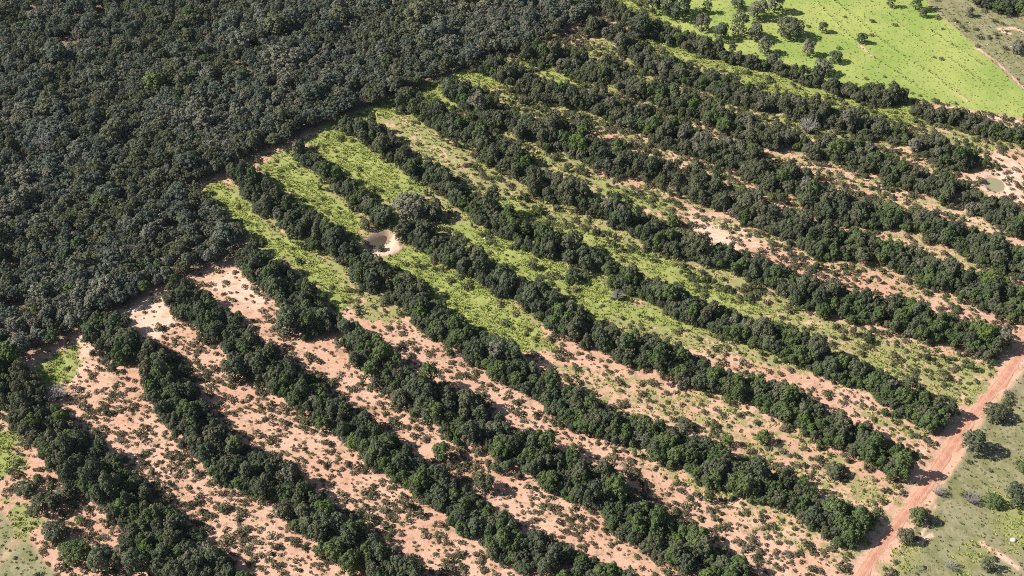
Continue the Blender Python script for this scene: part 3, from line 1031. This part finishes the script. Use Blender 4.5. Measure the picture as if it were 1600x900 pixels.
fvis = (fpx > 5) & (fpx < W0 - 5) & (fpy > 5) & (fpy < H0 - 5)
forder = np.argsort(np.where(fvis, 0, 1e6) - fps * fsz + np.clip(fs, 0, 30) * .06)
find, frest = forder[:300], forder[300:]
FLOOK = ['dark green', 'olive green', 'grey green', 'fresh green', 'leafless grey']
FM = [PROTO['forest'],
      [mesh_from('crown_forest_olive', *g, MAT['olive']) for g in FSHAPES],
      [mesh_from('crown_forest_grey', *g, MAT['grey']) for g in FSHAPES],
      [mesh_from('crown_forest_mid', *g, MAT['mid']) for g in FSHAPES],
      [mesh_from('crown_forest_bare', np.concatenate([tw[0][:, :2] * 1.5, tw[0][:, 2:] * 2.2], 1), tw[1], MAT['twig']) for tw in (twig_crown_geo(20 + q, n=80) for q in range(6))]]
HEADS = (1, 2, 3, 4, 5, 7, 8, 9, 10)
starts = np.array([BELTW[b][0][0] for b in HEADS])
hlo, hhi = np.quantile(fscl[find, 2] / fsz[find], [.33, .67])
flo, fhi = np.quantile(fsz[find], [.33, .67])
for i in find:
    kd = fkind[i]
    dd = np.hypot(starts[:, 0] - fx[i], starts[:, 1] - fy[i])
    b = int(np.argmin(dd))
    way = 'left of' if fx[i] < starts[b, 0] - 4 else 'right of' if fx[i] > starts[b, 0] + 4 else 'straight above'
    rank = 'edge' if fs[i] < 3 else 'second-rank' if fs[i] < 6 else 'inner' if fs[i] < 10 else 'deep' if fs[i] < 15 else 'innermost'
    size = third(fsz[i], flo, fhi, ('small', 'middling', 'big')) + third(fscl[i, 2] / fsz[i], hlo, hhi, (' squat', '', ' tall'))
    far = 'just' if dd[b] < 8 else 'near' if dd[b] < 13 else 'a little' if dd[b] < 19 else 'well' if dd[b] < 26 else 'far' if dd[b] < 34 else 'very far'
    lab = '%s %s %s forest tree, %s %s the head of %s belt' % (size, FLOOK[kd], rank, far, way, ORD[HEADS[b]])
    if fpx[i] < 75:
        lab = '%s %s %s forest tree by the left picture edge, %s' % (size, FLOOK[kd], rank, 'lowest of the forest' if fpy[i] > 530 else 'a little higher' if fpy[i] > 480 else 'halfway up' if fpy[i] > 420 else 'high up')
    tree_thing('forest_tree', (fx[i], fy[i], fz[i]), frot[i][2], fscl[i], FM[kd][fshape[i]], TR[fshape[i]], lab, 'forest trees near the cleared land')
C_FOR = proto_collection('forest_crown', [m for L_ in FM for m in L_])
scatter('forest', np.stack([fx, fy, fz], 1)[frest], (fkind * 6 + fshape)[frest], frot[frest], fscl[frest], C_FOR,
        'dense dark natural forest covering the upper left')

# woodland corner beyond the pasture
wx, wy = jitter_grid((140, 330), (240, 440), 3.0)
ws = sdist(wx, wy, tr)
k = (ws > .3) & in_view(wx, wy, 0, 100, 12, 22, 60)
wx, wy = wx[k], wy[k]
for x, y in zip(wx, wy):
    v = R.choice(['dark', 'dark', 'mid', 'olive']); s = R.uniform(.75, 1.1); q = R.randrange(NS)
    tree_thing('woodland_tree', (x, y, float(gz(x, y))), R.uniform(0, 6.28), (s, s, s), PROTO[v][q], TR[q],
               '%s %s tree in the small wood beyond the dry field, %s' % ('big' if s > .95 else 'small' if s < .82 else 'middling', LOOK[v], 'front row' if proj(x, y)[1] > 14 else 'behind'), 'trees of the small wood beyond the field')

# ------------------------------------------------------------------ single trees
# px, py of the crown's middle, crown width in photo px, look, label
SINGLE = [
    (1212, 7, 25, 'grey', 'grey green tree at the top edge of the bright pasture'),
    (1236, 41, 33, 'olive', 'large round olive tree standing alone on the bright pasture'),
    (1263, 77, 20, 'grey', 'grey ragged tree just below the large round pasture tree'),
    (1286, 43, 14, 'olive', 'tiny dark bush right of the large round pasture tree'),
    (1347, 59, 16, 'dark', 'small dark tree alone in the middle of the pasture'),
    (1306, 87, 21, 'dark', 'dark small tree above the end of the pasture hedge'),
    (1287, 103, 27, 'grey', 'grey green tree rising out of the belt bordering the pasture'),
    (1196, 73, 23, 'grey', 'grey tree at the lower left rim of the pasture'),
    (1443, 20, 13, 'olive', 'small olive tree with shadow at the top of the pasture edge'),
    (1392, 3, 16, 'dark', 'dark bush cut by the top edge above the pasture'),
    (1433, 3, 24, 'mid', 'wide green tree at the top edge above the pasture corner'),
    (1097, 37, 23, 'grey', 'round grey green tree on the pasture beside the belt'),
    (1105, 12, 18, 'dark', 'compact dark tree near the upper left of the pasture'),
    (1155, 42, 31, 'olive', 'broad olive tree in a pair on the left pasture'),
    (1181, 51, 25, 'grey', 'smaller grey tree of the pair on the left pasture'),
    (1185, 14, 31, 'grey', 'big grey green tree at the upper left of the pasture'),
    (1153, 5, 18, 'dark', 'dark tree at the top edge left of the big grey tree'),
    (1127, 50, 26, 'dark', 'dark tree joining the belt along the pasture'),
    (1058, 6, 40, 'dark', 'very wide dark tree at the left corner of the pasture'),
    (1020, 4, 30, 'olive', 'olive tree between forest and pasture at the top edge'),
    (1000, 43, 33, 'dark', 'tall dark tree where forest and belts meet'),
    (1593, 72, 22, 'grey', 'grey tree at the edge of the pale dry field'),
    (1515, 19, 13, 'grey', 'thin grey tree with long shadow before the small wood'),
    (1520, 693, 34, 'dark', 'lone round dark tree right of the red road'),
    (1433, 808, 25, 'mid', 'green bush on the verge right of the red road'),
    (1415, 838, 25, 'olive', 'olive bush close to the red road near the bottom'),
    (1556, 643, 28, 'olive', 'low spreading olive bush between road and dry field'),
    (1553, 781, 22, 'mid', 'green bush beside the pale leafless shrub'),
    (1597, 772, 40, 'dark', 'dark tree cut by the right edge of the dry field'),
    (1600, 728, 20, 'mid', 'green bush at the right edge above the dark tree'),
    (1541, 883, 22, 'olive', 'dark olive bush at the bottom of the dry field'),
    (1050, 346, 20, 'mid', 'single round green tree on the grass between two belts'),
    (893, 432, 20, 'dark', 'small dark tree with shadow on the green strip'),
    (832, 412, 16, 'olive', 'small olive tree on the green strip left of the belt gap'),
    (640, 322, 40, 'grey', 'broad grey green tree above the muddy pond'),
    (675, 325, 34, 'olive', 'olive tree right of the broad grey tree above the pond'),
    (594, 387, 11, 'dark', 'small dark bush between the muddy water and the pale bank'),
    (572, 352, 16, 'olive', 'olive bush at the upper left rim of the muddy pond'),
    (598, 334, 30, 'dark', 'dark tree leaning over the far bank of the muddy pond'),
    (522, 380, 34, 'dark', 'big dark tree left of the muddy pond'),
    (450, 500, 44, 'dark', 'broad dark tree bulging from the fourth belt onto the soil'),
    (365, 578, 34, 'dark', 'dark tree standing off the third belt on pink soil'),
    (40, 762, 32, 'dark', 'dark bush beside the bright grass at the left edge'),
    (68, 786, 36, 'olive', 'olive bush below the dark bush near the left edge'),
    (85, 828, 30, 'dark', 'dark low tree near the field corner at lower left'),
    (116, 860, 36, 'mid', 'green tree near the field corner at lower left'),
    (125, 812, 17, 'bright', 'small yellow green bush on pink soil at lower left'),
    (155, 872, 40, 'dark', 'dark tree at the bottom edge by the first belt'),
    (190, 868, 34, 'olive', 'olive tree at the bottom beside the first belt'),
    (212, 880, 36, 'dark', 'dark tree at the bottom between two olive trees'),
    (100, 770, 30, 'olive', 'olive tree hugging the left flank of the first belt'),
    (1017, 690, 20, 'mid', 'green bush in the soil gap above the fifth belt'),
    (1137, 688, 20, 'bright', 'pale green bush with long shadow on the soil gap'),
    (1192, 685, 20, 'bright', 'pale green bush at the right of the soil gap'),
    (1072, 662, 20, 'olive', 'yellowish bush beside the grey tree of the fifth belt'),
    (1305, 735, 24, 'olive', 'olive bush on grassy soil between the last belts'),
    (750, 628, 26, 'dark', 'flat dark bush in the soil gap beside the fourth belt'),
    (690, 708, 26, 'mid', 'green bush linking the third belt to the soil gap'),
    (755, 755, 32, 'olive', 'wide olive bush on soil under the fourth belt'),
    (985, 190, 26, 'dark', 'dark tree bridging two upper belts'),
]
for px, py, w, v, lab in SINGLE:
    _, _, s0 = proj(*at(px, py, 1.5)[:2], 1.5)
    rad = w / 2 / s0
    sc = rad / 2.45
    zc = 2.7 * sc
    x, y, _ = at(px, py, zc)
    q = R.choice((1, 2, 4, 5, 7, 8))
    tree_thing('single_tree' if w > 15 else 'bush', (x, y, float(gz(x, y)) - .05), R.uniform(0, 6.28), (sc, sc, sc * R.uniform(.88, 1.02)), PROTO[v][q], TR[q], lab,
               cat='tree' if 'tree' in lab else 'bush')

BARE = [
    (1518, 778, 26, 'pale leafless shrub on the dry field right of the road'),
    (1488, 883, 22, 'small pale leafless shrub at the bottom of the dry field'),
    (1465, 767, 22, 'greyish leafless shrub on the road verge'),
    (1007, 672, 40, 'grey leafless tree crown inside the fifth belt'),
    (88, 612, 34, 'grey leafless shrub at the top of the first belt'),
    (1265, 190, 30, 'pale leafless tree in the upper belts below the pasture'),
    (820, 690, 20, 'small grey leafless shrub beside the fourth belt'),
    (965, 460, 22, 'pale fallen leafless shrub on the green strip'),
    (178, 435, 30, 'pale leafless tree in the lower forest'),
    (150, 310, 30, 'grey leafless tree in the middle of the forest'),
    (38, 122, 28, 'pale leafless tree near the upper left of the forest'),
    (200, 138, 26, 'whitish leafless tree in the upper forest'),
]
for px, py, w, lab in BARE:
    _, _, s0 = proj(*at(px, py, 1.0)[:2], 1.0)
    sc = w / 2 / s0 / 1.45
    hgt = 5.0 if ('forest' in lab or 'belt' in lab and 'tree' in lab) else 0.0
    x, y, _ = at(px, py, hgt + 1.3 * sc if not hgt else 5.0)
    e = empty('leafless_tree' if hgt else 'leafless_shrub', (x, y, float(gz(x, y))), R.uniform(0, 6.28), (sc, sc, (6.8 / 2.6) if hgt else sc))
    link('twigs', TWIG[R.randrange(3)], e)
    e['label'] = lab; e['category'] = 'tree' if hgt else 'shrub'

# ------------------------------------------------------------------ shrubs of the soil strips
sx, sy = jitter_grid(LO, HI, 1.28, .48)
k = in_view(sx, sy, 0, 30, 30, 10, 30)
sx, sy = sx[k], sy[k]
ms = masks(sx, sy)
sd, sw, _, _ = belt_dist(sx, sy)
srd = seg_dist(sx, sy, ROAD)[0]
spx, spy, sps = proj(sx, sy)
clump = fnoise(sx, sy, 3.2, 51)
broad = fnoise(sx, sy, 18, 52)
low = sstep(380, 640, spy)
dens = (.14 + .30 * low) * (.25 + .75 * sstep(.36, .62, clump)) * 1.9 * (.45 + 1.1 * broad)
dens *= 1 - .72 * ms['sand']
dens *= 1 - .72 * np.clip(ms['green'], 0, 1)
dens *= 1 - .98 * ms['pasture']
dens *= 1 - .92 * ms['dry']
ok = (ms['fs'] < .3) & (sd > .4) & (srd > 3.4) & (ms['mud'] < .3) & (ms['bank'] < .2)
k = ok & (rng.uniform(0, 1, len(sx)) < dens)
sx, sy, sd, sw, spx, spy, sps = sx[k], sy[k], sd[k], sw[k], spx[k], spy[k], sps[k]
ns = len(sx)
ssz = rng.gamma(4.5, 1 / 4.5, ns) * .9
ssz = np.clip(ssz, .35, 2.2)
sscl = np.stack([ssz * rng.uniform(.85, 1.25, ns), ssz * rng.uniform(.85, 1.25, ns), ssz * rng.uniform(.75, 1.15, ns)], 1)
srot = turns(ns, .1)
sshape = rng.integers(0, 7, ns)
sz = gz(sx, sy) - .03
svis = (spx > 8) & (spx < W0 - 8) & (spy > 8) & (spy < H0 - 8)
so = np.argsort(np.where(svis, 0, 1e6) - sps * ssz)
slo, shi = np.quantile(ssz[so[:300]], [.3, .7])
for i in so[:300]:
    b = sw[i]
    size = third(ssz[i], slo, shi, ('small', 'middling', 'broad'))
    flat = third(sscl[i, 2] / ssz[i], .87, 1.02, ('flat', 'rounded', 'upright'))
    P_ = BELTW[b][0]
    j_ = min(max(int(np.argmin(np.hypot(P_[:, 0] - sx[i], P_[:, 1] - sy[i]))), 1), len(P_) - 1)
    t_ = P_[j_] - P_[j_ - 1]
    side = 'above' if t_[0] * (sy[i] - P_[j_, 1]) - t_[1] * (sx[i] - P_[j_, 0]) > 0 else 'below'
    far = 'close' if sd[i] < 1.6 else 'a little' if sd[i] < 4 else 'well'
    third_ = 'left' if spx[i] < 420 else 'middle' if spx[i] < 850 else 'right'
    lab = '%s %s shrub %s %s the %s belt, %s of the picture, %s' % (size, flat, far, side, ORD[b], third_, 'near the bottom' if spy[i] > 800 else 'higher up')
    o = link('shrub', SHRUB[sshape[i]], None, label=lab, category='shrub', group='shrubs beside the %s belt' % ORD[b])
    o.location = (sx[i], sy[i], sz[i]); o.rotation_euler = srot[i]; o.scale = sscl[i]
r_ = so[300:]
C_SH = proto_collection('shrub_kind', SHRUB)
scatter('ground_shrubs', np.stack([sx, sy, sz], 1)[r_], sshape[r_], srot[r_], sscl[r_], C_SH, 'small dark shrubs dotted over the pink soil strips')

# taller scrub between the upper belts, on verges and along the pasture fence line
qx, qy = jitter_grid(LO, HI, 2.2, .48)
k = in_view(qx, qy, 0, 30, 30, 10, 30)
qx, qy = qx[k], qy[k]
mq = masks(qx, qy)
qd, qw, _, _ = belt_dist(qx, qy)
qpx, qpy, qps = proj(qx, qy)
qrd = seg_dist(qx, qy, ROAD)[0]
up = sstep(560, 300, qpy) * sstep(560, 900, qpx)
dens = .10 + .60 * up
dens *= sstep(.40, .62, fnoise(qx, qy, 6.0, 61)) * 1.5
dens *= (1 - .6 * mq['sand']) * (1 - .97 * mq['pasture']) * (1 - .9 * mq['dry']) * (1 - .35 * mq['green'])
fl = seg_dist(qx, qy, world_pts([(1325, 118), (1390, 134), (1435, 148), (1490, 163), (1540, 176), (1585, 188), (1640, 198)]))[0]
dens = np.where(fl < .9, .75, dens)
vg = (qrd > 3.0) & (qrd < 7.0) & (mq['dry'] > .3)
dens = np.where(vg, .24, dens)
k = (mq['fs'] < 0) & (qd > .2) & (qrd > 3.0) & (mq['mud'] < .3) & (mq['bank'] < .2) & (rng.uniform(0, 1, len(qx)) < dens)
qx, qy, qd, fl = qx[k], qy[k], qd[k], fl[k]
nq = len(qx)
qs = rng.uniform(.45, 1.25, nq) * np.where(fl < 1, .62, 1.0)
scatter('scrub', np.stack([qx, qy, gz(qx, qy) - .05], 1), rng.integers(0, 5, nq), turns(nq, .1),
        np.stack([qs, qs * rng.uniform(.8, 1.2, nq), qs * rng.uniform(.7, 1.15, nq)], 1), proto_collection('scrub_kind', SCRUB),
        'olive and greyish scrub between the upper tree belts')

# ------------------------------------------------------------------ grass
tx, ty = jitter_grid(LO, HI, .82, .5)
k = in_view(tx, ty, 0, 10, 10, 5, 10)
tx, ty = tx[k], ty[k]
mt_ = masks(tx, ty)
trd = seg_dist(tx, ty, ROAD)[0]
ter = np.full(len(tx), 99.0)
for P in TERRACES:
    ter = np.minimum(ter, seg_dist(tx, ty, P)[0])
nz_ = fnoise(tx, ty, 4.0, 71)
pg = mt_['green'] * (1 - mt_['pasture'])
pr = np.clip((pg - .15) * 1.1, 0, 1) * (.25 + 1.0 * sstep(.3, .6, nz_)) * 1.0
pr = np.maximum(pr, mt_['pasture'] * .20)
pr = np.maximum(pr, mt_['dry'] * .28)
pr = np.maximum(pr, np.where(mt_['sand'] < .5, .07 + .12 * sstep(.5, .65, nz_), .03))
pr = np.where((ter < .5) & (mt_['pasture'] > .5), .85, pr)
pr *= 1 - .85 * mt_['sand'] * (1 - pg)
k = (mt_['fs'] < -.2) & (trd > 2.6) & (mt_['mud'] < .25) & (mt_['bank'] < .3) & (rng.uniform(0, 1, len(tx)) < pr)
tx, ty, pg, ter = tx[k], ty[k], pg[k], ter[k]
pas, dr = mt_['pasture'][k], mt_['dry'][k]
ng_ = len(tx)
uu = rng.uniform(0, 1, ng_)
tk = np.where(pas > .5, np.where((ter < .8) | (uu > .86), 1, 3), np.where(pg > .3, np.where(uu > .93, 1, 0), np.where(dr > .5, np.where(uu > .75, 1, 2), 2)))
ts = rng.uniform(.6, 1.35, ng_) * np.where(pas > .5, np.where(ter < .8, .62, .6), np.where(pg > .3, 1.05, .72))
kinds = TUFT['tuft'] + TUFT['tuft_dark'] + TUFT['tuft_dry'] + TUFT['tuft_past']
scatter('grass', np.stack([tx, ty, gz(tx, ty) - .02], 1), tk * 4 + rng.integers(0, 4, ng_), turns(ng_, .12),
        np.stack([ts, ts, ts * rng.uniform(.7, 1.2, ng_)], 1), proto_collection('tuft_kind', kinds), 'yellow green grass tufts on strips and pasture')

# ------------------------------------------------------------------ pale stones on the field
def stone_mesh(seed):
    g = np.random.default_rng(seed)
    V, F = [], []
    n, m = 8, 5
    for j in range(m + 1):
        ph = math.pi * j / m
        for i in range(n):
            th = 2 * math.pi * i / n
            r = g.uniform(.8, 1.15)
            V.append((r * math.sin(ph) * math.cos(th), r * .8 * math.sin(ph) * math.sin(th), .35 + .6 * math.cos(ph) * r))
    for j in range(m):
        for i in range(n):
            F.append((j * n + i, (j + 1) * n + i, (j + 1) * n + (i + 1) % n, j * n + (i + 1) % n))
    return mesh_from('stone', V, F, MAT['stone'])


ST = [stone_mesh(s) for s in range(3)]
for i, (px, py, s, lab) in enumerate([
        (1583, 844, .75, 'white stone lying on bright grass near the lower right corner'),
        (1515, 36, .4, 'small pale stone near the thin tree on the dry field'),
        (1534, 57, .42, 'pale stone in the middle of the upper dry field'),
        (1543, 70, .38, 'pale stone below the middle of the upper dry field'),
        (1493, 36, .36, 'tiny pale stone beside the pasture edge at the top'),
        (1580, 73, .36, 'tiny pale stone left of the grey field tree'),
        (757, 373, .5, 'white stone on the green strip above the seventh belt')]):
    x, y, _ = at(px, py)
    o = link('stone', ST[i % 3], None, label=lab, category='stone')
    o.location = (x, y, float(gz(x, y)) - .05); o.scale = (s, s, s); o.rotation_euler = (0, 0, i * 1.3)
print('COUNTS belts', nb, 'forest', nf, 'shrubs', ns, 'scrub', nq, 'tufts', ng_)

# ------------------------------------------------------------------ air
HAZE = 0.000024
if HAZE > 0:
    hm, nt, out = mat('air')
    pv = N(nt, "ShaderNodeVolumePrincipled")
    pv.inputs['Color'].default_value = (.72, .86, 1.0, 1)
    pv.inputs['Density'].default_value = HAZE
    pv.inputs['Anisotropy'].default_value = .2
    nt.links.new(pv.outputs[0], out.inputs['Volume'])
    lo, hi = np.array([-7600.0, -7600.0, -3.0]), np.array([7600.0, 7600.0, CAM_H + 6])
    V = [(x, y, z) for z in (lo[2], hi[2]) for y in (lo[1], hi[1]) for x in (lo[0], hi[0])]
    F = [(0, 2, 3, 1), (4, 5, 7, 6), (0, 1, 5, 4), (2, 6, 7, 3), (0, 4, 6, 2), (1, 3, 7, 5)]
    link('haze', mesh_from('haze', V, F, hm), kind='stuff', label='thin pale air haze over the whole land')
